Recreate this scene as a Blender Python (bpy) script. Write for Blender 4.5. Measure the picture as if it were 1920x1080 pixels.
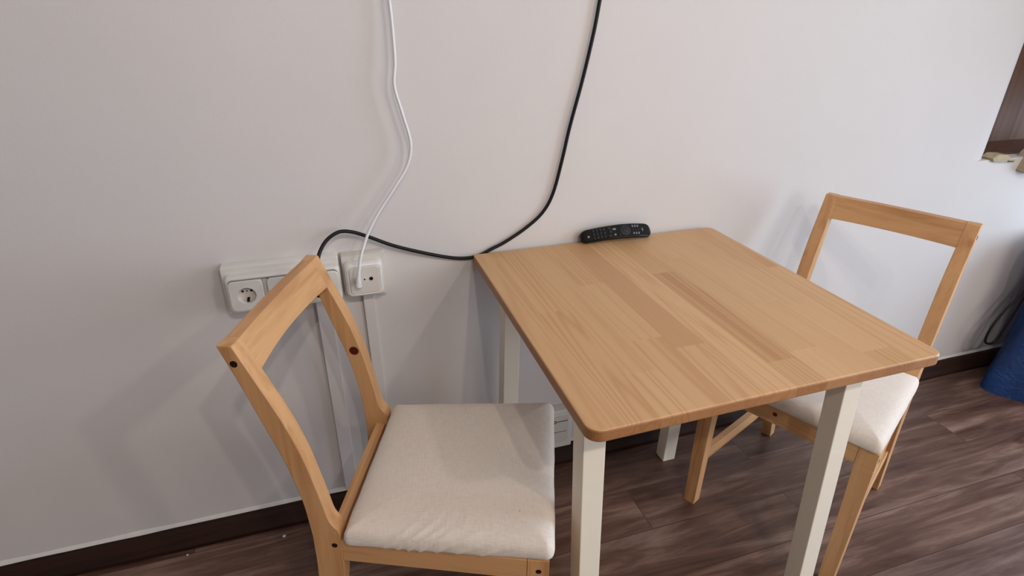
import bpy, bmesh, math, random
from mathutils import Vector, Matrix, noise
random.seed(7)
C = bpy.context.scene.collection
SC = bpy.context.scene
for o in list(bpy.data.objects):
    bpy.data.objects.remove(o)

# ------------------------------------------------------------------ camera
WALL = 0.012                       # y of the plaster surface of the back wall
CAM = Vector((-0.3350, -1.3710, 1.3599))
YAW, PITCH, ROLL, F = 0.3190, -0.4535, 0.0103, 1082.42
fwd = Vector((math.sin(YAW)*math.cos(PITCH), math.cos(YAW)*math.cos(PITCH), math.sin(PITCH)))
rgt = Vector((math.cos(YAW), -math.sin(YAW), 0)); upv = rgt.cross(fwd)
R = rgt*math.cos(ROLL) + upv*math.sin(ROLL); U = -rgt*math.sin(ROLL) + upv*math.cos(ROLL)
cd = bpy.data.cameras.new('camera'); cam = bpy.data.objects.new('camera', cd); C.objects.link(cam)
M = Matrix(((R.x, U.x, -fwd.x), (R.y, U.y, -fwd.y), (R.z, U.z, -fwd.z))).to_4x4(); M.translation = CAM
cam.matrix_world = M
cd.sensor_width = 36; cd.lens = F*36/1920; cd.clip_start = 0.02
SC.camera = cam
SC.view_settings.view_transform = 'Standard'; SC.view_settings.look = 'None'
SC.view_settings.gamma = 1; SC.view_settings.use_curve_mapping = False
SC.view_settings.exposure = 0.0

# ------------------------------------------------------------------ light
w = bpy.data.worlds.new('world'); SC.world = w; w.use_nodes = True
w.node_tree.nodes['Background'].inputs[0].default_value = (0.60, 0.72, 0.95, 1)
w.node_tree.nodes['Background'].inputs[1].default_value = 0.6
def lamp(name, loc, power, col, rad):
    l = bpy.data.lights.new(name, 'SPOT'); l.energy = power; l.color = col; l.shadow_soft_size = rad
    l.spot_size = math.radians(150); l.spot_blend = 0.6
    o = bpy.data.objects.new(name, l); C.objects.link(o); o.location = loc
    o.rotation_euler = (Vector((0.2, -0.6, 0.6))-Vector(loc)).to_track_quat('-Z', 'Y').to_euler(); return o
WARM = (1.0, 0.89, 0.79)
lamp('ceiling_spot_light', (1.11, -2.26, 2.44), 30, WARM, 0.05)
lamp('ceiling_spot_light', (0.13, -2.22, 2.44), 30, WARM, 0.028)
lamp('ceiling_spot_light', (-0.16, -2.18, 2.44), 30, WARM, 0.028)
def area(name, loc, target, sx, sy, power, col):
    l = bpy.data.lights.new(name, 'AREA'); l.shape = 'RECTANGLE'; l.size = sx; l.size_y = sy; l.energy = power; l.color = col
    o = bpy.data.objects.new(name, l); C.objects.link(o); o.location = loc
    o.rotation_euler = (Vector(target)-Vector(loc)).to_track_quat('-Z', 'Y').to_euler(); return o
# daylight coming in through the balcony window of the right wall
area('window_daylight', (3.28, -1.35, 1.25), (0.5, -1.0, 0.8), 1.5, 1.9, 88, (0.64, 0.81, 1.0))
# added soft fill, standing in for light from the room behind the camera
area('room_fill_light', (2.1, -3.5, 1.75), (0.3, 0.0, 0.8), 2.0, 1.5, 34, (1.0, 0.93, 0.86))

# ------------------------------------------------------------------ helpers
def tag(o, label=None, cat=None, group=None, kind=None):
    if label: o['label'] = label
    if cat: o['category'] = cat
    if group: o['group'] = group
    if kind: o['kind'] = kind
    return o
def thing(name, label, cat, loc=(0, 0, 0), rz=0, group=None):
    o = bpy.data.objects.new(name, None); C.objects.link(o); o.empty_display_size = 0.05
    o.location = loc; o.rotation_euler = (0, 0, rz); return tag(o, label, cat, group)
def obj(name, bm, mat, parent=None, bevel=0, seg=2, smooth=False, angle=35):
    bmesh.ops.recalc_face_normals(bm, faces=bm.faces[:])
    me = bpy.data.meshes.new(name); bm.to_mesh(me); bm.free()
    o = bpy.data.objects.new(name, me); C.objects.link(o); me.materials.append(mat)
    if parent: o.parent = parent
    if smooth or bevel:
        for p in me.polygons: p.use_smooth = True
        me.set_sharp_from_angle(angle=math.radians(angle))
    if bevel:
        b = o.modifiers.new('bevel', 'BEVEL'); b.width = bevel; b.segments = seg; b.limit_method = 'ANGLE'
        b.angle_limit = math.radians(angle); b.harden_normals = True
    return o
def box(bm, x0, x1, y0, y1, z0, z1):
    v = [bm.verts.new(p) for p in ((x0,y0,z0),(x1,y0,z0),(x1,y1,z0),(x0,y1,z0),(x0,y0,z1),(x1,y0,z1),(x1,y1,z1),(x0,y1,z1))]
    for f in ((0,3,2,1),(4,5,6,7),(0,1,5,4),(1,2,6,5),(2,3,7,6),(3,0,4,7)): bm.faces.new([v[i] for i in f])
    return bm
def loft(bm, rings, cap=True, closed=True):
    vs = [[bm.verts.new(p) for p in r] for r in rings]
    n = len(rings[0])
    for a, b in zip(vs, vs[1:]):
        for i in range(n if closed else n-1):
            j = (i+1) % n
            bm.faces.new((a[i], a[j], b[j], b[i]))
    if cap: bm.faces.new(vs[0][::-1]); bm.faces.new(vs[-1])
    return vs
def catmull(pts, n):
    out = []; P = [pts[0]]+list(pts)+[pts[-1]]
    for i in range(1, len(P)-2):
        for k in range(n):
            t = k/n
            out.append(tuple(0.5*((2*P[i][d]) + (P[i+1][d]-P[i-1][d])*t + (2*P[i-1][d]-5*P[i][d]+4*P[i+1][d]-P[i+2][d])*t*t
                       + (3*P[i][d]-P[i-1][d]-3*P[i+1][d]+P[i+2][d])*t**3) for d in range(len(P[0]))))
    out.append(tuple(pts[-1])); return out
def tube(bm, pts, r, n=12):
    pts = [Vector(p) for p in pts]; rings = []; prev = None
    for i, p in enumerate(pts):
        t = (pts[min(i+1, len(pts)-1)]-pts[max(i-1, 0)]).normalized()
        a = (prev - t*prev.dot(t)).normalized() if prev else t.orthogonal().normalized()
        prev = a; b = t.cross(a); rr = r[i] if isinstance(r, (list, tuple)) else r
        rings.append([p + (a*math.cos(2*math.pi*k/n) + b*math.sin(2*math.pi*k/n))*rr for k in range(n)])
    loft(bm, rings)
def disc(bm, c, r, axis='y', d=0.001, n=20):
    rings = []
    for s in (0, 1):
        rings.append([Vector(c)+(Vector((math.cos(t)*r, s*d, math.sin(t)*r)) if axis == 'y' else Vector((math.cos(t)*r, math.sin(t)*r, s*d)) if axis == 'z' else Vector((s*d, math.cos(t)*r, math.sin(t)*r)))
                      for t in [2*math.pi*k/n for k in range(n)]])
    loft(bm, rings)
def rrect(hx, hy, r, n=6, cx=0, cy=0):
    out = []
    for (sx, sy, a0) in ((1, 1, 0), (-1, 1, 90), (-1, -1, 180), (1, -1, 270)):
        for k in range(n+1):
            a = math.radians(a0+90*k/n); out.append((cx+sx*(hx-r)+r*math.cos(a), cy+sy*(hy-r)+r*math.sin(a)))
    return out

# ------------------------------------------------------------------ materials
def lin(c): return tuple(((v/255+0.055)/1.055)**2.4 if v/255 > 0.04045 else v/255/12.92 for v in c)+(1,)
class NT:
    def __init__(s, name, rough=0.5, spec=0.5):
        s.m = bpy.data.materials.new(name); s.m.use_nodes = True; s.t = s.m.node_tree; s.b = s.t.nodes['Principled BSDF']
        s.b.inputs['Roughness'].default_value = rough; s.b.inputs['Specular IOR Level'].default_value = spec
        s.tc = s.n('ShaderNodeTexCoord')
    def n(s, k, **kw):
        x = s.t.nodes.new(k)
        for a, b in kw.items(): setattr(x, a, b)
        return x
    def l(s, a, b): s.t.links.new(a, b)
    def mapping(s, scale, src=None, loc=(0,0,0), rot=(0,0,0)):
        m = s.n('ShaderNodeMapping'); m.inputs['Scale'].default_value = scale; m.inputs['Location'].default_value = loc; m.inputs['Rotation'].default_value = rot
        s.l(src or s.tc.outputs['Object'], m.inputs['Vector']); return m.outputs[0]
    def noise(s, vec, scale, detail=3, rough=0.5, dist=0):
        x = s.n('ShaderNodeTexNoise'); x.inputs['Scale'].default_value = scale; x.inputs['Detail'].default_value = detail
        x.inputs['Roughness'].default_value = rough; x.inputs['Distortion'].default_value = dist; s.l(vec, x.inputs['Vector']); return x.outputs['Fac']
    def ramp(s, fac, stops):
        r = s.n('ShaderNodeValToRGB'); e = r.color_ramp.elements
        while len(e) < len(stops): e.new(0.5)
        for q, (p, c) in zip(e, stops): q.position = p; q.color = c if len(c) == 4 else tuple(c)+(1,)
        s.l(fac, r.inputs[0]); return r.outputs[0]
    def mix(s, fac, a, b, blend='MIX'):
        x = s.n('ShaderNodeMix', data_type='RGBA', blend_type=blend)
        for inp, v in ((x.inputs[0], fac), (x.inputs[6], a), (x.inputs[7], b)):
            if hasattr(v, 'default_value'): s.l(v, inp)
            else: inp.default_value = v
        return x.outputs[2]
    def math(s, op, a, b=0.0):
        x = s.n('ShaderNodeMath', operation=op)
        for inp, v in ((x.inputs[0], a), (x.inputs[1], b)):
            if hasattr(v, 'default_value'): s.l(v, inp)
            else: inp.default_value = v
        return x.outputs[0]
    def color(s, c):
        if hasattr(c, 'default_value'): s.l(c, s.b.inputs['Base Color'])
        else: s.b.inputs['Base Color'].default_value = c
    def bump(s, h, strength=0.2, dist=0.002):
        x = s.n('ShaderNodeBump'); x.inputs['Strength'].default_value = strength; x.inputs['Distance'].default_value = dist
        s.l(h, x.inputs['Height']); s.l(x.outputs[0], s.b.inputs['Normal'])
def plain(name, rgb, rough=0.5, spec=0.5, bump=0, metal=0, var=0.04):
    m = NT(name, rough, spec); n = m.noise(m.tc.outputs['Object'], 60, 3)
    c = lin(rgb); d = tuple(v*(1-2*var) for v in c[:3])+(1,)
    m.color(m.ramp(n, [(0.3, d), (0.7, c)])); m.b.inputs['Metallic'].default_value = metal
    if bump: m.bump(n, bump, 0.001)
    return m.m
def wood(name, light, dark, axis, rough=0.42, knot=None, seed=0):
    m = NT(name, rough, 0.4)
    st = [34, 34, 34]; st[axis] = 2.2
    v = m.mapping(tuple(st), loc=(seed, seed*2.3, seed*1.7))
    n1 = m.noise(v, 1.0, 4, 0.55, 0.6)
    st2 = [260, 260, 260]; st2[axis] = 9
    n2 = m.noise(m.mapping(tuple(st2)), 1.0, 2)
    n3 = m.noise(m.mapping((5, 5, 5), loc=(seed, 0, 0)), 1.0, 2)
    a = m.ramp(n1, [(0.30, lin(dark)), (0.52, lin(light)), (0.75, tuple(x*1.05 for x in lin(light)[:3])+(1,))])
    b = m.mix(m.math('MULTIPLY', n2, 0.35), a, m.mix(1.0, a, (0.72, 0.62, 0.52, 1), 'MULTIPLY'))
    c = m.mix(m.math('MULTIPLY', n3, 0.35), b, m.mix(1.0, b, (0.90, 0.80, 0.72, 1), 'MULTIPLY'))
    if knot:
        kp, kr = knot
        vm = m.n('ShaderNodeVectorMath', operation='DISTANCE'); m.l(m.tc.outputs['Object'], vm.inputs[0]); vm.inputs[1].default_value = kp
        k = m.ramp(m.math('DIVIDE', vm.outputs['Value'], kr*2), [(0.0, (0.16, 0.045, 0.02)), (0.32, (0.10, 0.02, 0.01)), (0.40, (0.30, 0.09, 0.04)), (0.50, (1, 1, 1))])
        c = m.mix(1.0, c, k, 'MULTIPLY')
    m.color(c); m.bump(n2, 0.12, 0.0006)
    return m.m
def fabric(name, rgb, dark):
    m = NT(name, 0.92, 0.15)
    wv = []
    for sc in ((900, 60, 60), (60, 900, 60)):
        wv.append(m.noise(m.mapping(sc), 1.0, 2))
    t = m.math('MULTIPLY', m.math('ADD', wv[0], wv[1]), 0.5)
    blot = m.noise(m.tc.outputs['Object'], 14, 4, 0.6)
    c = m.ramp(t, [(0.35, lin(dark)), (0.62, lin(rgb))])
    c = m.mix(m.math('MULTIPLY', blot, 0.28), c, m.mix(1.0, c, (0.90, 0.86, 0.84, 1), 'MULTIPLY'))
    vo = m.n('ShaderNodeTexVoronoi'); vo.inputs['Scale'].default_value = 15; m.l(m.tc.outputs['Object'], vo.inputs['Vector'])
    sp = m.ramp(vo.outputs['Distance'], [(0.0, (0.5, 0.42, 0.36)), (0.018, (0.7, 0.62, 0.56)), (0.03, (1, 1, 1))])
    c = m.mix(1.0, c, sp, 'MULTIPLY')
    m.color(c); m.bump(t, 0.35, 0.0008); m.b.inputs['Sheen Weight'].default_value = 0.15
    return m.m
def plaster(name, rgb, strength=0.10):
    m = NT(name, 0.78, 0.25); o = m.tc.outputs['Object']
    n1 = m.noise(o, 1.6, 4, 0.55); n2 = m.noise(o, 90, 4, 0.6); n3 = m.noise(m.mapping((4, 4, 22)), 1.0, 3)
    c0 = lin(rgb); c1 = tuple(v*0.95 for v in c0[:3])+(1,)
    c = m.ramp(n1, [(0.32, c1), (0.66, c0)])
    m.color(c)
    h = m.math('ADD', m.math('MULTIPLY', n2, 0.6), m.math('MULTIPLY', n3, 1.2))
    m.bump(h, strength, 0.004); return m.m
def floor_mat():
    m = NT('laminate_floor', 0.38, 0.45); o = m.tc.outputs['Object']
    br = m.n('ShaderNodeTexBrick'); br.offset = 0.37; br.inputs['Scale'].default_value = 1; br.inputs['Brick Width'].default_value = 1.25
    br.inputs['Row Height'].default_value = 0.155; br.inputs['Mortar Size'].default_value = 0.0012; br.inputs['Mortar Smooth'].default_value = 0.3
    br.inputs['Color1'].default_value = (0, 0, 0, 1); br.inputs['Color2'].default_value = (1, 1, 1, 1); br.inputs['Mortar'].default_value = (0.5, 0.5, 0.5, 1)
    mp = m.mapping((1, 1, 1), loc=(0.35, 0.05, 0)); m.l(mp, br.inputs['Vector'])
    off = m.n('ShaderNodeVectorMath', operation='MULTIPLY_ADD'); m.l(br.outputs['Color'], off.inputs[0]); off.inputs[1].default_value = (7, 13, 5); m.l(o, off.inputs[2])
    g1 = m.noise(m.mapping((1.9, 17, 1), src=off.outputs[0]), 1.0, 6, 0.66, 0.5)
    g2 = m.noise(m.mapping((6, 120, 1), src=off.outputs[0]), 1.0, 3, 0.6)
    bl = m.noise(m.mapping((2.2, 5, 1), src=off.outputs[0]), 1.0, 3, 0.6)
    c = m.ramp(g1, [(0.30, lin((70, 46, 37))), (0.50, lin((108, 82, 69))), (0.70, lin((156, 130, 116)))])
    c = m.mix(m.math('MULTIPLY', g2, 0.5), c, m.mix(1.0, c, (0.62, 0.56, 0.54, 1), 'MULTIPLY'))
    c = m.mix(m.ramp(bl, [(0.40, (0, 0, 0)), (0.66, (0.6, 0.6, 0.6))]), c, m.mix(1.0, c, (0.55, 0.50, 0.50, 1), 'MULTIPLY'))
    tone = m.ramp(br.outputs['Color'], [(0.0, (0.80, 0.78, 0.78)), (1.0, (1.12, 1.06, 1.04))])
    c = m.mix(1.0, c, tone, 'MULTIPLY')
    vo = m.n('ShaderNodeTexVoronoi'); vo.inputs['Scale'].default_value = 2.3; m.l(m.mapping((1, 2.2, 1)), vo.inputs['Vector'])
    kn = m.ramp(vo.outputs['Distance'], [(0.0, (0.35, 0.25, 0.22)), (0.035, (0.6, 0.5, 0.45)), (0.09, (1, 1, 1))])
    c = m.mix(1.0, c, kn, 'MULTIPLY')
    c = m.mix(m.math('MULTIPLY', br.outputs['Fac'], 0.7), c, (0.018, 0.011, 0.008, 1))
    m.color(c)
    m.l(m.ramp(g1, [(0.3, (0.34, 0.34, 0.34)), (0.7, (0.5, 0.5, 0.5))]), m.b.inputs['Roughness'])
    m.bump(m.math('SUBTRACT', g2, m.math('MULTIPLY', br.outputs['Fac'], 2.0)), 0.15, 0.001)
    return m.m
def stave_mat():
    m = NT('oiled_pine_staves', 0.40, 0.42)
    at = m.n('ShaderNodeAttribute', attribute_name='tone'); sd = m.n('ShaderNodeAttribute', attribute_name='seed'); gr = m.n('ShaderNodeAttribute', attribute_name='grain')
    cb = m.n('ShaderNodeCombineXYZ'); m.l(sd.outputs['Fac'], cb.inputs[0]); m.l(m.math('MULTIPLY', sd.outputs['Fac'], 3.7), cb.inputs[1]); m.l(sd.outputs['Fac'], cb.inputs[2])
    ad = m.n('ShaderNodeVectorMath', operation='ADD'); m.l(m.tc.outputs['Object'], ad.inputs[0]); m.l(cb.outputs[0], ad.inputs[1])
    v = ad.outputs[0]
    n1 = m.noise(m.mapping((20, 0.5, 20), src=v), 1.0, 1, 0.5, 0.1)
    rings = m.math('FRACT', m.math('MULTIPLY', n1, 11.0))
    tri = m.math('ABSOLUTE', m.math('SUBTRACT', rings, 0.5))
    n2 = m.noise(m.mapping((300, 10, 300), src=v), 1.0, 3, 0.6)
    n4 = m.noise(m.mapping((9, 4, 9), src=v), 1.0, 2)
    base = m.ramp(at.outputs['Fac'], [(0.0, lin((140, 90, 50))), (0.30, lin((184, 138, 95))), (0.5, lin((204, 164, 118))), (1.0, lin((220, 182, 138)))])
    line = m.math('MULTIPLY', m.ramp(tri, [(0.0, (1, 1, 1)), (0.24, (0.25, 0.25, 0.25)), (0.5, (0, 0, 0))]), gr.outputs['Fac'])
    c = m.mix(line, base, m.mix(1.0, base, (0.84, 0.74, 0.64, 1), 'MULTIPLY'))
    c = m.mix(m.math('MULTIPLY', n2, 0.40), c, m.mix(1.0, c, (0.78, 0.68, 0.60, 1), 'MULTIPLY'))
    c = m.mix(m.math('MULTIPLY', n4, 0.25), c, m.mix(1.0, c, (1.0, 0.88, 0.80, 1), 'MULTIPLY'))
    m.color(c); m.bump(n2, 0.08, 0.0005)
    return m.m

M_WALL = plaster('white_wall_paint', (214, 209, 207))
M_CEIL = plaster('ceiling_paint', (225, 222, 218), 0.04)
M_FLOOR = floor_mat()
M_BASE = wood('dark_skirting', (48, 29, 22), (28, 15, 12), 0, 0.62); M_BASE.node_tree.nodes['Principled BSDF'].inputs['Specular IOR Level'].default_value = 0.15
M_CAULK = plain('white_caulk', (222, 218, 214), 0.6, 0.3, 0.3)
M_STAVE = stave_mat()
M_LEG = plain('cream_white_lacquer', (238, 229, 212), 0.42, 0.45, 0.03, var=0.01)
WL, WD = (214, 167, 118), (188, 138, 92)
M_WU = wood('pale_wood_grain_along_u', WL, WD, 0, seed=1.3)
M_WV = wood('pale_wood_grain_along_v', WL, WD, 1, seed=4.1)
M_WZ = wood('pale_wood_grain_upright', WL, WD, 2, seed=7.7)
M_FAB = fabric('natural_cotton_canvas', (228, 217, 206), (214, 202, 190))
M_SOCK = plain('white_socket_plastic', (222, 219, 214), 0.32, 0.5, var=0.01)
M_SOCKP = plain('cream_socket_plastic', (212, 206, 198), 0.38, 0.5, var=0.015)
M_DARK = plain('dark_hole', (22, 17, 14), 0.6, 0.3)
M_BOLT = plain('dark_bolt_metal', (48, 36, 28), 0.45, 0.6, metal=0.6)
M_BRASS = plain('worn_metal', (110, 98, 84), 0.4, 0.5, metal=0.7)
M_BCAB = plain('black_cable_sheath', (14, 12, 13), 0.5, 0.3)
M_WCAB = plain('white_cable_sheath', (226, 226, 228), 0.38, 0.5, var=0.01)
M_REM = plain('black_remote_shell', (8, 8, 9), 0.25, 0.4)
M_REMT = plain('matt_black_remote_face', (9, 9, 10), 0.5, 0.2)
M_BTN = plain('dark_rubber_key', (34, 34, 36), 0.55, 0.3)
M_BTNL = plain('pale_printed_key', (120, 120, 120), 0.5, 0.3)
M_BAG = NT('blue_woven_fabric', 0.55, 0.4)
_n = M_BAG.noise(M_BAG.tc.outputs['Object'], 7, 4, 0.6); M_BAG.color(M_BAG.ramp(_n, [(0.3, lin((8, 38, 86))), (0.7, lin((16, 62, 122)))]))
_n2 = M_BAG.noise(M_BAG.tc.outputs['Object'], 30, 4, 0.6, 1.0); M_BAG.bump(_n2, 0.6, 0.01); M_BAG = M_BAG.m
M_BROWN = wood('brown_shade_wood', (104, 78, 64), (82, 58, 48), 2, 0.6)  # brown tone that puts the soft shade at upper right into colour
M_BEIGE = plain('chipped_beige_plaster', (186, 170, 142), 0.85, 0.2, 0.5, var=0.1)

# ------------------------------------------------------------------ room
XL, XR, YF, H = -3.4, 3.3, -3.9, 2.6
NX, NZ = 1.80, 0.897              # recess in the back wall, right of the table
tag(obj('floor', box(bmesh.new(), XL, XR, YF, 0.3, -0.05, 0), M_FLOOR), kind='structure')
tag(obj('ceiling', box(bmesh.new(), XL, XR, YF, 0.3, H, H+0.05), M_CEIL), kind='structure')
bm = bmesh.new()
# wall profile in plan, full height left of the recess with a rounded plaster edge
rad = 0.13
def wall_ring(z):
    p = [(XL, WALL), (NX-0.02, WALL)]
    for k in range(0, 13):
        a = math.radians(90*k/12); p.append((NX-0.02+rad*math.sin(a), WALL+rad*(1-math.cos(a))))
    p += [(NX-0.02+rad, 0.30), (XL, 0.30)]
    return [(x, y, z) for x, y in p]
loft(bm, [wall_ring(NZ), wall_ring(H)])
box(bm, XL, XR, WALL, 0.30, -0.05, NZ)
tag(obj('wall_back', bm, M_WALL, smooth=True, angle=30), kind='structure')
tag(obj('added_shade_board', box(bmesh.new(), 2.50, 2.54, -0.85, -0.02, 0.98, 2.45), M_BROWN), kind='structure')   # unseen board added to shade the wall around the recess
tag(obj('recess_shade_back', box(bmesh.new(), NX-0.02+rad+0.001, XR, 0.22, 0.30, NZ, H), M_BROWN), kind='structure')  # brown back board standing in for the shaded area
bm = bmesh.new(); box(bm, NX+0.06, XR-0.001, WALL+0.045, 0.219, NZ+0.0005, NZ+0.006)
tag(obj('recess_shade_sill', bm, M_BROWN), kind='structure')  # brown sheet on the ledge, part of the same painted shade
tag(obj('wall_left', box(bmesh.new(), XL-0.1, XL, YF, 0.3, 0, H), M_WALL), kind='structure')
tag(obj('wall_front', box(bmesh.new(), XL, XR, YF-0.1, YF, 0, H), M_WALL), kind='structure')
bm = bmesh.new()                   # right wall with the window opening
wy0, wy1, wz0, wz1 = -2.15, -0.55, 0.25, 2.25
box(bm, XR, XR+0.2, YF, wy0, 0, H); box(bm, XR, XR+0.2, wy1, 0.3, 0, H)
box(bm, XR, XR+0.2, wy0, wy1, 0, wz0); box(bm, XR, XR+0.2, wy0, wy1, wz1, H)
tag(obj('wall_right', bm, M_WALL), kind='structure')
bm = bmesh.new(); fr = 0.06
box(bm, XR+0.08, XR+0.14, wy0, wy0+fr, wz0, wz1); box(bm, XR+0.08, XR+0.14, wy1-fr, wy1, wz0, wz1)
box(bm, XR+0.08, XR+0.14, wy0+fr, wy1-fr, wz0, wz0+fr); box(bm, XR+0.08, XR+0.14, wy0+fr, wy1-fr, wz1-fr, wz1)
box(bm, XR+0.085, XR+0.135, (wy0+wy1)/2-fr/2, (wy0+wy1)/2+fr/2, wz0+fr, wz1-fr)
tag(obj('window_1', bm, M_SOCK), kind='structure')
# skirting: sloped front, thin caulk bead on top
bm = bmesh.new()
prof = [(WALL, 0), (-0.034, 0), (-0.034, 0.012), (-0.012, 0.046), (-0.006, 0.052), (WALL, 0.052)]
loft(bm, [[(x, y, z) for y, z in prof] for x in (XL, XR)])
tag(obj('baseboard_back', bm, M_BASE), kind='structure')
bm = bmesh.new(); rings = []
for k in range(200):
    x = XL+(XR-XL)*k/199; r = 0.006+0.0025*noise.noise(Vector((x*9, 0, 0)))
    rings.append([(x, WALL, 0.052), (x, WALL-r, 0.052), (x, WALL-r*0.5, 0.052+r*1.1), (x, WALL, 0.052+r*1.7)])
loft(bm, rings); tag(obj('trim_3', bm, M_CAULK, smooth=True), kind='structure')

# cable ducts painted over with wall paint
def duct(x0, x1, xb0, xb1, ztop, label):
    bm = bmesh.new()
    loft(bm, [[(a, WALL, z), (a, WALL-0.011, z), (a+0.0015, WALL-0.0125, z), (b-0.0015, WALL-0.0125, z), (b, WALL-0.011, z), (b, WALL, z)]
              for a, b, z in ((xb0, xb1, 0.063), (x0, x1, ztop))])
    tag(obj('cable_duct', bm, M_WALL), label, 'cable duct')
duct(-0.400, -0.363, -0.398, -0.361, 0.695, 'white painted cable duct running down from the triple socket strip to the skirting')
duct(-0.284, -0.256, -0.276, -0.248, 0.695, 'white painted cable duct running down from the single aerial socket to the skirting')

# ------------------------------------------------------------------ triple socket strip
def insert_bm(cx, cz, h, y):
    """square cover with a round recessed well"""
    bm = bmesh.new(); N = 56; sq = []
    for k in range(N):
        a = 2*math.pi*(k+0.5)/N; c, d = math.cos(a), math.sin(a); r = h/(abs(c)**9+abs(d)**9)**(1/9); sq.append((r*c, r*d))
    def circ(r, yy, ref): return [(cx+r*x/math.hypot(x, z), yy, cz+r*z/math.hypot(x, z)) for x, z in ref]
    loft(bm, [[(cx+x, y+0.0145, cz+z) for x, z in sq], [(cx+x, y+0.0012, cz+z) for x, z in sq], [(cx+x*0.965, y, cz+z*0.965) for x, z in sq],
              circ(0.0205, y, sq), circ(0.0195, y+0.0012, sq), circ(0.0185, y+0.013, sq)], cap=False)
    return bm
t = thing('power_socket', 'white surface mounted strip of three round mains sockets on the wall behind the left chair', 'power socket', (-0.46, WALL, 0.755))
t_inv = Vector((0.46, -WALL, -0.755))
def loc_obj(name, bm, mat, parent, inv, **k):
    bmesh.ops.translate(bm, verts=bm.verts[:], vec=inv); return obj(name, bm, mat, parent, **k)
YB = -0.020
bm = bmesh.new(); cx, cz, hx, hz = -0.464, 0.7555, 0.131, 0.0595
loft(bm, [[(cx+x, y, cz+z) for x, z in rrect(hx*s, hz*s2, 0.004, 3)] for y, s, s2 in ((WALL, 1, 1), (YB+0.003, 1, 1), (YB, 0.985, 0.965))])
loc_obj('housing', bm, M_SOCK, t, t_inv, smooth=True)
bm = bmesh.new(); hx, hz = 0.1275, 0.0455; cz = 0.753; cxf = -0.4595
loft(bm, [[(cxf+x, y, cz+z) for x, z in rrect(hx-e, hz-e, 0.010, 5)] for y, e in ((YB, 0), (-0.037, 0.0), (-0.042, 0.0022), (-0.0435, 0.004), (-0.0435, 0.0065), (-0.031, 0.0065))])
loc_obj('cover_frame', bm, M_SOCK, t, t_inv, smooth=True)
for k in range(3):
    gx = cxf-0.0845+0.0845*k; gz = 0.7515; y = -0.0465
    s = loc_obj('socket_insert', insert_bm(gx, gz, 0.0372, y), M_SOCK, t, t_inv, smooth=True, angle=22)
    bm = bmesh.new(); disc(bm, (gx, y+0.0125, gz), 0.0186, d=0.002, n=28); loc_obj('socket_well', bm, M_SOCKP, s, t_inv)
    bm = bmesh.new()
    ca = math.radians(8)
    for px, pz, r in ((-0.0095, 0.003, 0.0028), (0.0095, 0.003, 0.0028), (0.0, 0.003, 0.0017)):
        disc(bm, (gx+px, y+0.0119, gz+0.004+pz), r, d=0.0006, n=14)
    loc_obj('pin_holes', bm, M_DARK, s, t_inv)
    bm = bmesh.new(); box(bm, gx-0.0025, gx+0.0025, y+0.004, y+0.0119, gz-0.0175, gz-0.0125); box(bm, gx-0.002, gx+0.004, y+0.0105, y+0.0119, gz-0.0125, gz-0.009)
    loc_obj('earth_clip', bm, M_BOLT, s, t_inv)
# ------------------------------------------------------------------ aerial socket
t = thing('aerial_socket', 'single square aerial outlet in a white frame at the right end of the wall sockets', 'aerial socket', (-0.275, WALL, 0.755))
t_inv = Vector((0.275, -WALL, -0.755))
bm = bmesh.new(); cx, cz = -0.2745, 0.7555
loft(bm, [[(cx+x, y, cz+z) for x, z in rrect(0.052*s, 0.0565*s, 0.003, 3)] for y, s in ((WALL, 1), (-0.014, 1), (-0.017, 0.975))])
loc_obj('back_box', bm, M_SOCKP, t, t_inv, smooth=True)
bm = bmesh.new(); cx, cz = -0.2765, 0.7525
loft(bm, [[(cx+x, y, cz+z) for x, z in rrect(0.0465-e, 0.0465-e, 0.012, 6)] for y, e in ((-0.017, 0), (-0.030, 0.0005), (-0.038, 0.004), (-0.040, 0.008), (-0.0385, 0.0105))], cap=True)
loc_obj('cover_frame', bm, M_SOCK, t, t_inv, smooth=True, angle=50)
bm = bmesh.new()
loft(bm, [[(cx+x, y, cz+z) for x, z in rrect(0.0352-e, 0.0352-e, 0.007, 6)] for y, e in ((-0.0375, 0), (-0.0405, 0), (-0.0415, 0.001))])
fp = loc_obj('face_plate', bm, M_SOCKP, t, t_inv, smooth=True)
bm = bmesh.new(); disc(bm, (cx+0.0155, -0.0422, cz+0.003), 0.0048, d=0.001); loc_obj('aerial_port', bm, M_DARK, fp, t_inv)
bm = bmesh.new(); disc(bm, (cx-0.0005, -0.0422, cz+0.0025), 0.0020, d=0.001); loc_obj('fixing_screw', bm, M_BOLT, fp, t_inv)
bm = bmesh.new(); disc(bm, (cx-0.0165, -0.0422, cz+0.003), 0.0055, d=0.001); loc_obj('aerial_port', bm, M_DARK, fp, t_inv)

# ------------------------------------------------------------------ low cover plate with a printed mark
t = thing('wall_cover_box', 'low white cover box with a printed circle and line on the wall above the skirting', 'cover box', (0.25, WALL, 0.065))
ti = Vector((-0.25, -WALL, -0.065))
bm = bmesh.new(); box(bm, 0.13, 0.3215, -0.022, WALL, 0.062, 0.211); loc_obj('box_body', bm, M_SOCK, t, ti, bevel=0.004)
bm = bmesh.new(); box(bm, 0.150, 0.306, -0.0238, -0.0225, 0.085, 0.189); fpl = loc_obj('lid', bm, M_SOCKP, t, ti, bevel=0.0006)
bm = bmesh.new()
mx, mz = 0.2590, 0.1700
for k in range(24):
    a0, a1 = 2*math.pi*k/24, 2*math.pi*(k+1)/24
    v = [bm.verts.new((mx+r*math.cos(a), -0.0243, mz+r*math.sin(a))) for r, a in ((0.0058, a0), (0.0058, a1), (0.0034, a1), (0.0034, a0))]; bm.faces.new(v)
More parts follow.
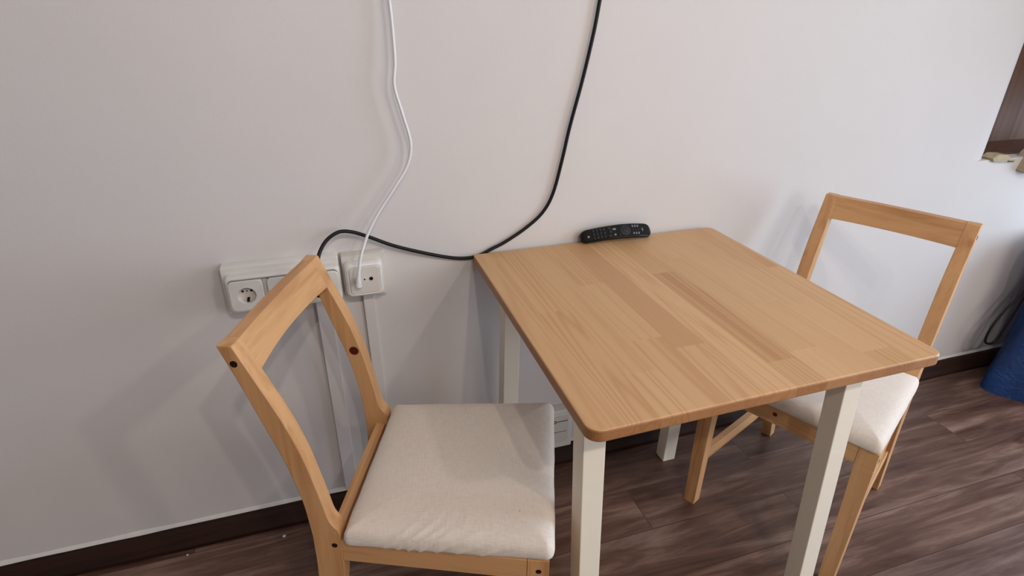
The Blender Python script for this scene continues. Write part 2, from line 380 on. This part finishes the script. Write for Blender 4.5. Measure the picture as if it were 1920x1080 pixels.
ex = bmesh.ops.extrude_face_region(bm, geom=bm.faces[:]); bmesh.ops.translate(bm, verts=[g for g in ex['geom'] if isinstance(g, bmesh.types.BMVert)], vec=(0, 0.0005, 0))
for k in range(7): box(bm, mx+0.0085+k*0.0052, mx+0.0085+k*0.0052+0.0042, -0.0243, -0.0238, mz-0.0014, mz+0.0014)
loc_obj('printed_mark', bm, M_DARK, fpl, ti)
bm = bmesh.new(); box(bm, 0.152, 0.300, -0.0246, -0.0238, 0.128, 0.1295); loc_obj('lid_groove', bm, M_BRASS, fpl, ti)

# ------------------------------------------------------------------ cables
def cable(name, pts, r, mat, label, n=10):
    t = thing(name, label, 'cable', pts[0]); bm = bmesh.new()
    tube(bm, catmull(pts, n), r, 12); loc_obj('cable_cord', bm, mat, t, -Vector(pts[0]), smooth=True, angle=80); return t, -Vector(pts[0])
Y1 = 0.004
bp = [(0.352, Y1, 1.60), (0.340, Y1, 1.45), (0.329, Y1, 1.376), (0.319, Y1, 1.308), (0.297, Y1, 1.201), (0.269, Y1, 1.087), (0.253, Y1, 1.008), (0.231, Y1, 0.918), (0.203, Y1, 0.867),
      (0.158, Y1, 0.829), (0.100, Y1, 0.795), (0.062, Y1, 0.779), (0.028, Y1+0.001, 0.764), (-0.004, Y1+0.001, 0.760), (-0.047, Y1, 0.766), (-0.116, -0.004, 0.790), (-0.195, -0.010, 0.822),
      (-0.257, -0.014, 0.855), (-0.293, -0.018, 0.872), (-0.323, -0.024, 0.877), (-0.352, -0.032, 0.863), (-0.372, -0.045, 0.838), (-0.381, -0.062, 0.810), (-0.384, -0.072, 0.785), (-0.386, -0.074, 0.768)]
t, ti = cable('power_cable', bp, 0.0045, M_BCAB, 'black power cable hanging down the wall, behind the table corner and into the socket strip')
bm = bmesh.new(); tube(bm, [(-0.386, -0.074, 0.770), (-0.386, -0.074, 0.760), (-0.386, -0.074, 0.745)], [0.007, 0.009, 0.006], 14)
tube(bm, [(-0.386, -0.078, 0.751), (-0.386, -0.060, 0.751), (-0.3845, -0.0475, 0.7515)], [0.012, 0.0165, 0.0165], 18)
loc_obj('plug', bm, M_BCAB, t, ti, smooth=True, angle=50)
Y2 = 0.002
wp = [(-0.176, Y2, 1.60), (-0.170, Y2, 1.45), (-0.1625, Y2-.01, 1.375), (-0.160, Y2-.012, 1.312), (-0.1605, Y2-.016, 1.25), (-0.166, Y2-.018, 1.200), (-0.153, Y2-.02, 1.141), (-0.139, Y2-.02, 1.074), (-0.150, Y2-.02, 1.023),
      (-0.183, -0.022, 0.975), (-0.226, -0.026, 0.918), (-0.256, -0.034, 0.871), (-0.279, -0.050, 0.822), (-0.2885, -0.060, 0.785), (-0.2900, -0.0605, 0.775)]
t, ti = cable('aerial_cable', wp, 0.0036, M_WCAB, 'white aerial cable hanging down the wall into the single outlet')
bm = bmesh.new()
tube(bm, [(-0.2890, -0.0605, 0.786), (-0.2900, -0.0605, 0.778), (-0.2915, -0.0605, 0.770), (-0.293, -0.060, 0.755), (-0.2935, -0.0595, 0.746), (-0.2935, -0.0595, 0.743)],
     [0.0036, 0.0042, 0.0052, 0.0072, 0.0076, 0.004], 16)
tube(bm, [(-0.2930, -0.066, 0.752), (-0.2930, -0.056, 0.7535), (-0.2930, -0.0436, 0.7555)], [0.0055, 0.0072, 0.0072], 16)
loc_obj('plug', bm, M_WCAB, t, ti, smooth=True, angle=50)

# ------------------------------------------------------------------ table
TH, TT = 0.771, 0.024
tt = thing('dining_table', 'square table with striped pale wood top and cream white legs against the wall', 'table', (0.373, -0.372, 0))
ti = Vector((-0.373, 0.372, 0))
bm = bmesh.new()
corners = [(0.0075, 0.0, 0.010), (0.746, 0.0025, 0.018), (0.7485, -0.7385, 0.022), (0.0005, -0.7455, 0.026)]   # back left, back right, front right, front left
def outline(inset):
    n = len(corners); out = []
    cen = Vector((0.373, -0.372))
    for i in range(n):
        p = Vector(corners[i][:2]); a = (Vector(corners[i-1][:2])-p).normalized(); b = (Vector(corners[(i+1) % n][:2])-p).normalized(); r = corners[i][2]
        c = p+(a+b)*r
        a0 = math.atan2((p+a*r-c).y, (p+a*r-c).x); a1 = math.atan2((p+b*r-c).y, (p+b*r-c).x)
        d = (a1-a0+math.pi) % (2*math.pi)-math.pi
        for k in range(9):
            an = a0+d*k/8; out.append(c+Vector((math.cos(an), math.sin(an)))*(r-inset))
    return out
rb = 0.0045; rings = []
rings = []
for k in range(5):
    a = math.radians(90*k/4); rings.append([(p.x, p.y, TH-TT+0.004*(1-math.cos(a))) for p in outline(0.004*(1-math.sin(a)))])
for k in range(7):
    a = math.radians(90*k/6); rings.append([(p.x, p.y, TH-rb+rb*math.sin(a)) for p in outline(rb*(1-math.cos(a)))])
loft(bm, rings)
seams = [0.262+0.0675*k for k in range(-4, 8)]; seams = [s for s in seams if 0.0 < s < 0.75]
for s in seams:
    bmesh.ops.bisect_plane(bm, geom=bm.verts[:]+bm.edges[:]+bm.faces[:], plane_co=(s, 0, 0), plane_no=(1, 0, 0))
# joints per stave: list of (y of the butt joint); (tone, grain) for each board front to back
B = {0: [(None, .52, .5)], 1: [(-.36, .62, .7), (None, .55, .8)], 2: [(-.62, .58, .5), (None, .66, .9)], 3: [(-.26, .50, .7), (-.52, .62, .5), (None, .60, .8)],
     4: [(-.567, .405, .12), (None, .62, .7)], 5: [(None, .78, .75)], 6: [(-.25, .48, .3), (-.662, .43, 1.0), (None, .50, .8)],
     7: [(-.183, .66, .4), (-.643, .56, .35), (None, .78, .25)], 8: [(-.46, .66, .35), (None, .64, .5)], 9: [(-.20, .60, .4), (-.485, .66, .6), (-.686, .70, .35), (None, .50, .7)],
     10: [(-.30, .58, 1.0), (None, .68, .8)], 11: [(None, .62, .8)]}
ed = [-1]+seams+[1]
def stave(x):
    for i in range(len(ed)-1):
        if ed[i] <= x < ed[i+1]: return i
off = 0
for i in range(len(ed)-1):
    for (yj, a, b) in B.get(i, []):
        if yj is None: continue
        fs = [f for f in bm.faces if ed[i] < f.calc_center_median().x < ed[i+1]]
        g = set(fs)
        for f in fs: g.update(f.edges); g.update(f.verts)
        bmesh.ops.bisect_plane(bm, geom=list(g), plane_co=(0, yj, 0), plane_no=(0, 1, 0))
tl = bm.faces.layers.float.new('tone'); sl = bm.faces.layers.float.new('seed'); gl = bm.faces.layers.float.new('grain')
bm.normal_update()
for f in bm.faces:
    c = f.calc_center_median(); i = stave(c.x); lst = B.get(i, [(None, .6, .5)])
    for j, (yj, a, b) in enumerate(lst):
        if yj is None or c.y > yj:
            side_f = abs(f.normal.z) < 0.75                  # side faces get a darker tone than the top
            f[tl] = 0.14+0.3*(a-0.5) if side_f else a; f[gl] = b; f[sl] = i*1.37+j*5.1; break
bmesh.ops.translate(bm, verts=bm.verts[:], vec=ti)
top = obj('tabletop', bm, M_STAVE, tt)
legs = {'FL': (0, 1, -.0302, .0179, -.0053, .0033), 'FR': (1, 1, -.0185, .0211, .0042, -.0064), 'BL': (0, 0, .0032, -.0007, -.0026, .0011), 'BR': (1, 0, .0047, -.0037, -.0236, -.0206)}
T, D = 0.7399, 0.7395
for nme, (kx, ky, tx, ty, bx, by) in legs.items():
    rings = []
    for z in (0.0, TH-TT+0.0005):
        q = z/0.74; ins = .0609*q+.0594*(1-q); ww = .0444; ex = tx*q+bx*(1-q); ey = ty*q+by*(1-q)
        x0, x1 = (ins, ins+ww) if kx == 0 else (T-ins-ww, T-ins)
        y0, y1 = (-ins-ww, -ins) if ky == 0 else (-D+ins, -D+ins+ww)
        rings.append([(x+ex, y+ey-0.0016, z) for x, y in ((x0, y0), (x1, y0), (x1, y1), (x0, y1))])
    bm = bmesh.new(); loft(bm, rings); loc_obj('leg', bm, M_LEG, tt, ti, bevel=0.002)
z0, z1 = TH-TT-0.042, TH-TT
for (a, b, c, d, f) in ((0.085, 0.610, -0.648, -0.628, 0), (0.120, 0.630, -0.082, -0.064, 0), (0.045, 0.063, -0.612, -0.112, 0), (0.634, 0.652, -0.612, -0.112, 0)):
    loc_obj('apron', box(bmesh.new(), a, b, c, d, z0, z1), M_LEG, tt, ti, bevel=0.001)

# ------------------------------------------------------------------ remote control, leaning on the wall
t = thing('remote_control', 'black television remote leaning on the wall at the back edge of the table', 'remote control', (0.432, 0, TH))
L, Wd, Th = 0.216, 0.042, 0.017
def rsec(s):                       # s 0..1 along the body: half width, thickness, sag of the back
    e = min(s, 1-s)*L
    rr = 0.020
    f = math.sqrt(max(0.0, 1-((rr-e)/rr)**2)) if e < rr else 1.0
    return Wd/2*(0.28+0.72*f)*(0.93+0.07*math.cos((s-0.7)*3)), Th*(0.55+0.45*f), 0.022*math.sin(math.pi*s)**0.9-0.008
bm = bmesh.new(); rings = []
for k in range(41):
    s = k/40; s = 0.5-0.5*math.cos(math.pi*s); hw, th, arch = rsec(s); x = (s-0.5)*L
    rings.append([(x, hw*cx*1.0, arch + (th/2)*cz) for cx, cz in [(math.copysign(abs(math.cos(a))**0.55, math.cos(a)), math.copysign(abs(math.sin(a))**0.75, math.sin(a))) for a in [2*math.pi*j/24 for j in range(24)]]])
loft(bm, rings)
body = obj('remote_body', bm, M_REM, t, smooth=True, angle=60)
bm = bmesh.new(); N = 30
rows = []
for k in range(N+1):
    s = 0.035+0.93*k/N; hw, th, arch = rsec(s); x = (s-0.5)*L; h = hw*0.80
    rows.append([(x, -h, arch+th/2-0.0012), (x, -h*0.97, arch+th/2+0.0004), (x, h*0.97, arch+th/2+0.0004), (x, h, arch+th/2-0.0012)])
loft(bm, rows); face = obj('key_panel', bm, M_REMT, body, smooth=True, angle=50)
def key(s, v, a, b, mat, hgt=0.0016, rnd=8):
    hw, th, arch = rsec(s); x = (s-0.5)*L; z = arch+th/2+0.0003
    bm = bmesh.new(); loft(bm, [[(x+p*a*q, v+o*b*q, z+h) for p, o in [(math.cos(2*math.pi*j/14), math.sin(2*math.pi*j/14)) for j in range(14)]] for h, q in ((-0.001, 1), (hgt*0.7, 1), (hgt, 0.8))])
    return obj('button', bm, mat, body, smooth=True, angle=50)
key(0.085, -0.004, 0.0035, 0.0035, M_BTNL)
for s in (0.155, 0.20, 0.245, 0.29):
    for v in (-0.0105, 0.0, 0.0105): key(s, v, 0.0032, 0.0042, M_BTN)
key(0.36, -0.011, 0.006, 0.0032, M_BTN); key(0.36, 0.011, 0.006, 0.0032, M_BTN); key(0.37, 0.0, 0.004, 0.004, M_BTN)
key(0.425, -0.010, 0.0035, 0.0030, M_BTNL); key(0.425, 0.006, 0.0060, 0.0030, M_BTNL); key(0.49, -0.011, 0.0035, 0.003, M_BTN)
hw, th, arch = rsec(0.58); x = 0.08*L; z = arch+th/2
bm = bmesh.new()
for (ro, h0, h1) in ((0.0155, -0.001, 0.0014), (0.0080, 0.0010, 0.0026)):
    loft(bm, [[(x+r*math.cos(2*math.pi*j/28), r*math.sin(2*math.pi*j/28), z+hh) for j in range(28)] for r, hh in ((ro, h0), (ro, h1), (ro*0.85, h1+0.0005))])
obj('scroll_wheel', bm, M_BTN, body, smooth=True, angle=50)
for s in (0.695, 0.735, 0.775):
    for v in (-0.0105, 0.0, 0.0105): key(s, v, 0.0026, 0.0036, M_BTNL if v != 0 else M_BTN)
key(0.845, 0.0, 0.0022, 0.0050, M_BTNL); key(0.82, -0.009, 0.002, 0.002, M_BTN)
TILT = math.radians(50)
t.rotation_euler = (TILT, 0, math.radians(-0.5))
t.location = (0.4190, -0.0170, TH+0.0205)

# ------------------------------------------------------------------ chairs
def prof_interp(tab, z):
    for (z0, *a), (z1, *b) in zip(tab, tab[1:]):
        if z <= z1 or (z1, *b) == tab[-1]:
            q = min(1, max(0, (z-z0)/(z1-z0))); return [p+(r-p)*q for p, r in zip(a, b)]
# z, rear u, front u, outer half width v, post thickness in v
POST = catmull([(0.0, -0.286, -0.252, 0.1880, 0.031), (0.10, -0.266, -0.226, 0.1885, 0.033), (0.22, -0.243, -0.196, 0.1890, 0.034), (0.349, -0.227, -0.174, 0.1900, 0.034), (0.44, -0.2235, -0.1695, 0.1900, 0.034), (0.468, -0.2240, -0.1700, 0.1900, 0.034),
                (0.495, -0.2255, -0.1850, 0.1900, 0.034), (0.539, -0.2290, -0.1925, 0.1900, 0.034), (0.590, -0.2375, -0.2015, 0.1900, 0.034), (0.648, -0.2505, -0.2130, 0.1900, 0.034), (0.722, -0.2730, -0.2350, 0.1898, 0.034),
                (0.80, -0.2970, -0.2660, 0.1893, 0.033), (0.871, -0.3210, -0.2950, 0.1890, 0.032)], 5)
M_WZK = wood('pale_wood_upright_with_knot', WL, WD, 2, knot=((-0.230, 0.156, 0.650), 0.0125), seed=7.7)
M_WVK = wood('pale_wood_rail_with_knot', WL, WD, 1, knot=((0.2238, -0.02, 0.436), 0.0065), seed=2.2)
FT, FB = 0.4505, 0.4000            # frame top and bottom under the middle of the seat
def tilt_z(u): return 0.036*(u-0.03)    # the seat rises a little to the front
def cushion_bm(near=-1, wrinkle=1.0):
    bm = bmesh.new(); rings = []
    n = 14
    base = []
    # trapezoid with rounded corners: back (u=-.157) .. front (u=.232)
    cs = [(0.232, 0.2165, 0.015), (-0.162, 0.1980, 0.012), (-0.162, -0.1980, 0.012), (0.232, -0.2165, 0.015)]
    def ring(ins, z):
        out = []; m = len(cs)
        for i in range(m):
            p = Vector(cs[i][:2]); pa = Vector(cs[i-1][:2]); pb = Vector(cs[(i+1) % m][:2])
            a = (pa-p).normalized(); b = (pb-p).normalized(); r = max(cs[i][2], ins+0.004) if ins > 0 else cs[i][2]; c = p+(a+b)*r
            a0 = math.atan2((p+a*r-c).y, (p+a*r-c).x); a1 = math.atan2((p+b*r-c).y, (p+b*r-c).x); d = (a1-a0+math.pi) % (2*math.pi)-math.pi
            arc = [c+Vector((math.cos(a0+d*k/8), math.sin(a0+d*k/8)))*(r-ins) for k in range(9)]
            out += arc
            nx = Vector(cs[(i+1) % m][:2]); ra = max(cs[(i+1) % m][2], ins+0.004) if ins > 0 else cs[(i+1) % m][2]
            d2 = (nx-p).normalized(); e0 = arc[-1]; nrm = Vector((-d2.y, d2.x))
            end = nx-d2*ra; e1 = e0+d2*((end-e0).dot(d2))
            out += [e0.lerp(e1, k/110) for k in range(1, 110)]
        res = []
        for q in out:
            # wrinkles along the right-hand side (towards -y) and small ones elsewhere
            wz = 0.0; wo = 0.0012*noise.noise(Vector((q.x*25, q.y*25, z*40)))
            if q.y < -0.11 and FT+0.0012 < z:
                al = (z-FT)+ins*0.8          # way up over the side
                for x0, slo, wd, am in ((-0.085, 0.9, 0.005, 0.5), (-0.060, 1.0, 0.004, 0.9), (-0.040, 1.15, 0.0035, 1.0), (-0.018, 1.2, 0.004, 0.9), (0.012, 1.5, 0.005, 0.8), (0.050, 1.9, 0.006, 0.5), (0.095, 2.2, 0.006, 0.5)):
                    dd = (q.x-x0-al*slo)/wd
                    hgt = am*0.0065*wrinkle*math.exp(-dd*dd)*math.exp(-(al/0.055)**2); wo += hgt*0.6; wz += hgt*(0.7 if al > 0.02 else 0)
            s = 1+wo/0.21
            res.append((q.x*(1 if abs(q.y) > 0.2 else s), q.y*s, tilt_z(q.x)+z+wz+0.0012*noise.noise(Vector((q.x*11, q.y*11, 3)))))
        return res
    prof = [(0.010, FT-0.001), (0.001, FT+0.0015), (-0.001, FT+0.004), (-0.0015, FT+0.007), (-0.002, FT+0.011), (-0.0015, FT+0.015), (-0.0008, FT+0.019), (0.0005, FT+0.023), (0.0025, FT+0.027), (0.005, FT+0.030), (0.008, FT+0.0328), (0.012, FT+0.035), (0.017, FT+0.037), (0.022, FT+0.0385), (0.029, FT+0.0398), (0.038, FT+0.041), (0.062, FT+0.043), (0.095, FT+0.0445), (0.13, FT+0.0455)]
    vs = loft(bm, [ring(i, z) for i, z in prof]); return bm
def make_chair(label, loc, rz, knot_post, knot_rail):
    t = thing('dining_chair', label, 'chair', loc, rz, 'wooden chairs with cloth seats')
    sides = (1, -1)                # local y = +1: sitter's left, -1: sitter's right
    for s in sides:
        rings = []
        for (z, ur, uf, vo, pt) in POST:
            rings.append([(ur, s*vo, z), (uf, s*vo, z), (uf, s*(vo-pt), z), (ur, s*(vo-pt), z)])
        # slanted top cut
        bm = bmesh.new(); loft(bm, rings)
        post = obj('back_post', bm, M_WZK if (knot_post and s == 1) else M_WZ, t, bevel=0.0022)
        bm = bmesh.new()
        disc(bm, (-0.2975, s*0.1893-(0.0004 if s < 0 else 0.0008), 0.838), 0.0062, d=0.0012); obj('bolt', bm, M_BOLT, post)
        bm = bmesh.new(); disc(bm, (-0.183, s*0.1900-(0.0004 if s < 0 else 0.0008), 0.434), 0.0056, d=0.0012); obj('bolt', bm, M_BOLT, post)
    for s in sides:
        bm = bmesh.new(); rings = []
        for z, uf, ud, vo, vt in ((0.0, 0.222, 0.033, 0.2140, 0.033), (0.28, 0.224, 0.037, 0.2155, 0.038), (FB+0.0058, 0.225, 0.040, 0.2160, 0.042), (FB+0.0062, 0.2238, 0.040, 0.2152, 0.042), (FB+0.0072, 0.2238, 0.040, 0.2152, 0.042), (FB+0.0076, 0.225, 0.040, 0.2160, 0.042), (FT+0.006, 0.225, 0.040, 0.2160, 0.042)):
            rings.append([(uf, s*vo, z), (uf-ud, s*vo, z), (uf-ud, s*(vo-vt), z), (uf, s*(vo-vt), z)])
        loft(bm, rings); leg = obj('leg', bm, M_WZ, t, bevel=0.0012, seg=1)
        bm = bmesh.new(); disc(bm, (0.206, 0, 0.429), 0.0054, d=0.0012)
        bmesh.ops.translate(bm, verts=bm.verts[:], vec=(0, s*0.2160-(0.0004 if s < 0 else 0.0008), 0)); obj('bolt', bm, M_BOLT, leg)
        bm = bmesh.new()
        loft(bm, [[(u, s*yy, FB+tilt_z(u)), (u, s*(yy-0.024), FB+tilt_z(u)), (u, s*(yy-0.024), FT+tilt_z(u)), (u, s*yy, FT+tilt_z(u))] for u, yy in ((-0.1705, 0.1895), (0.1846, 0.2152))]); obj('side_rail', bm, M_WU, t, bevel=0.001, seg=1)
        bm = bmesh.new()
        loft(bm, [[(u, s*yy, z), (u, s*(yy-0.020), z), (u, s*(yy-0.020), z+0.036), (u, s*yy, z+0.036)] for u, z, yy in ((-0.222, 0.150, 0.183), (0.190, 0.150, 0.206))]); obj('stretcher', bm, M_WU, t, bevel=0.0015)
    loft_b = bmesh.new()
    loft(loft_b, [[(0.2238, v, FB+0.0065), (0.200, v, FB+0.0065), (0.200, v, FT+0.0062), (0.2238, v, FT+0.0062)] for v in (-0.1735, 0.1735)]); obj('front_rail', loft_b, M_WVK if knot_rail else M_WV, t, bevel=0.0012)
    bm = bmesh.new(); loft(bm, [[(-0.176, v, FB-0.007), (-0.198, v, FB-0.007), (-0.198, v, FT-0.005), (-0.176, v, FT-0.005)] for v in (-0.1562, 0.1562)]); obj('rear_rail', bm, M_WV, t, bevel=0.0012)
    # top rail, its lower edge scooped backwards
    bm = bmesh.new(); rings = []
    for k in range(17):
        q = -1+2*k/16; v = q*0.1590; bow = (1-q*q)
        zt, zb = 0.8700, 0.8085
        vt, vb = q*0.1572, q*0.1592
        rings.append([(-0.2960-0.004*bow, vt, zt), (-0.3200-0.004*bow, vt, zt), (-0.3000-0.012*bow, vb, zb), (-0.2705-0.012*bow, vb, zb)])
    loft(bm, rings); obj('top_rail', bm, M_WV, t, bevel=0.0018, angle=50)
    obj('seat_cushion', cushion_bm(), M_FAB, t, smooth=True, angle=80)
    return t
cl = make_chair('wooden chair at the left of the table, its cream cloth seat in full view', (-0.1686, -0.4239, 0), -0.3774, True, False)
cr = make_chair('wooden chair at the right pushed partly under the table, its cloth seat mostly hidden', (0.8817, -0.3823, 0), 3.5911, False, True)
cr.location.z = 0

# ------------------------------------------------------------------ blue bag with strap by the right wall end
t = thing('fabric_bag', 'dark blue fabric bag with a black strap on the floor at the far right', 'bag', (2.35, -0.20, 0))
bm = bmesh.new(); rings = []
for k in range(15):
    q = k/14; z = 0.62*q
    e = 0.10*min(1, q*2.2)
    poly = [Vector((2.040+e, -0.150+0.01*q)), Vector((2.33, -0.58+0.03*q)), Vector((2.80, -0.28)), Vector((2.60, -0.06)), Vector((2.20+e*0.6, -0.055))]
    rr = []
    for i in range(5):
        p, pa, pb = poly[i], poly[i-1], poly[(i+1) % 5]; a1, b1 = (pa-p).normalized()*0.04, (pb-p).normalized()*0.04
        rr += [p+a1*(1-t_)**2+b1*t_**2 for t_ in (0, 0.25, 0.5, 0.75, 1)]
    ring = []
    # subdivide the straight sides
    m = len(rr)
    for i in range(m):
        a, b = Vector(rr[i]), Vector(rr[(i+1) % m]); nseg = max(1, int((b-a).length/0.03))
        ring += [a.lerp(b, j/nseg) for j in range(nseg)]
    rings.append((z, ring))
mx = max(len(r) for _, r in rings)
def resample(r, n):
    L_ = [0]
    for i in range(len(r)): L_.append(L_[-1]+(r[(i+1) % len(r)]-r[i]).length)
    out = []
    for k in range(n):
        d = L_[-1]*k/n; i = max(j for j in range(len(r)) if L_[j] <= d+1e-9); a, b = r[i], r[(i+1) % len(r)]; s_ = L_[i+1]-L_[i]
        out.append(a.lerp(b, (d-L_[i])/s_ if s_ else 0))
    return out
R3 = []
for z, r in rings:
    rr = resample(r, 90); c = Vector((2.42, -0.26)); out = []
    for p in rr:
        nn = noise.noise(Vector((p.x*9, p.y*9, z*7)))*0.016+noise.noise(Vector((p.x*26, p.y*26, z*22)))*0.006
        d = (p-c).normalized(); pp = p+d*nn; out.append((pp.x, min(pp.y, WALL-0.04), z+(0.006*noise.noise(Vector((p.x*12, p.y*12, 5))) if z > 0.01 else 0)))
    R3.append(out)
loft(bm, R3); loc_obj('bag_body', bm, M_BAG, t, -t.location, smooth=True, angle=70)
bm = bmesh.new()
tube(bm, catmull([(2.205, -0.085, 0.47), (2.170, -0.085, 0.39), (2.118, -0.080, 0.31), (2.084, -0.078, 0.245), (2.078, -0.078, 0.190), (2.092, -0.080, 0.168), (2.125, -0.082, 0.165), (2.145, -0.083, 0.200), (2.163, -0.084, 0.265), (2.178, -0.085, 0.33), (2.20, -0.085, 0.42)], 6), 0.0045, 8)
loc_obj('strap', bm, M_BCAB, t, -t.location, smooth=True, angle=80)

# small worn pieces at the recess
bm = bmesh.new()
pts = [(1.858, 0.905), (1.880, 0.917), (1.925, 0.914), (1.955, 0.898), (1.985, 0.893), (1.975, 0.883), (1.935, 0.887), (1.900, 0.888), (1.868, 0.892)]
loft(bm, [[(x, y, z) for x, z in pts] for y in (WALL-0.012, WALL+0.03)]); bk = obj('wall_bracket', bm, M_BEIGE, bevel=0.002); tag(bk, 'small chipped beige bracket on the edge of the dark wall recess at the right', 'bracket')
bm = bmesh.new(); loft(bm, [[(x, y, z) for x, z in [(1.935, 0.893), (1.968, 0.890), (1.966, 0.887), (1.938, 0.888)]] for y in (WALL-0.0135, WALL-0.011)]); obj('slot', bm, M_DARK, bk)
bm = bmesh.new()
loft(bm, [[(x, y, z) for x, z in [(2.015, 0.850), (2.075, 0.835), (2.10, 0.96), (2.035, 0.915)]] for y in (-0.03, WALL+0.02)]); wb = obj('wooden_block', bm, M_BEIGE, bevel=0.003)
tag(wb, 'pale beige block at the right edge of the picture beside the dark wall recess', 'block')
# paint crumbs on the floor by the skirting
for i, (x, y, r, lb) in enumerate(((-0.828, -0.052, 0.0028, 'tiny white paint crumb on the floor by the skirting, left of the chair'), (-0.578, -0.066, 0.0045, 'grey plaster crumb on the floor by the skirting right behind the left chair post'))):
    bm = bmesh.new(); bmesh.ops.create_icosphere(bm, subdivisions=2, radius=r)
    for v in bm.verts: v.co = Vector((v.co.x, v.co.y, v.co.z*0.45))*(1+0.4*noise.noise(v.co*700))
    o = obj('plaster_crumb', bm, M_CAULK); o.location = (x, y, r*0.4); tag(o, lb, 'crumb')
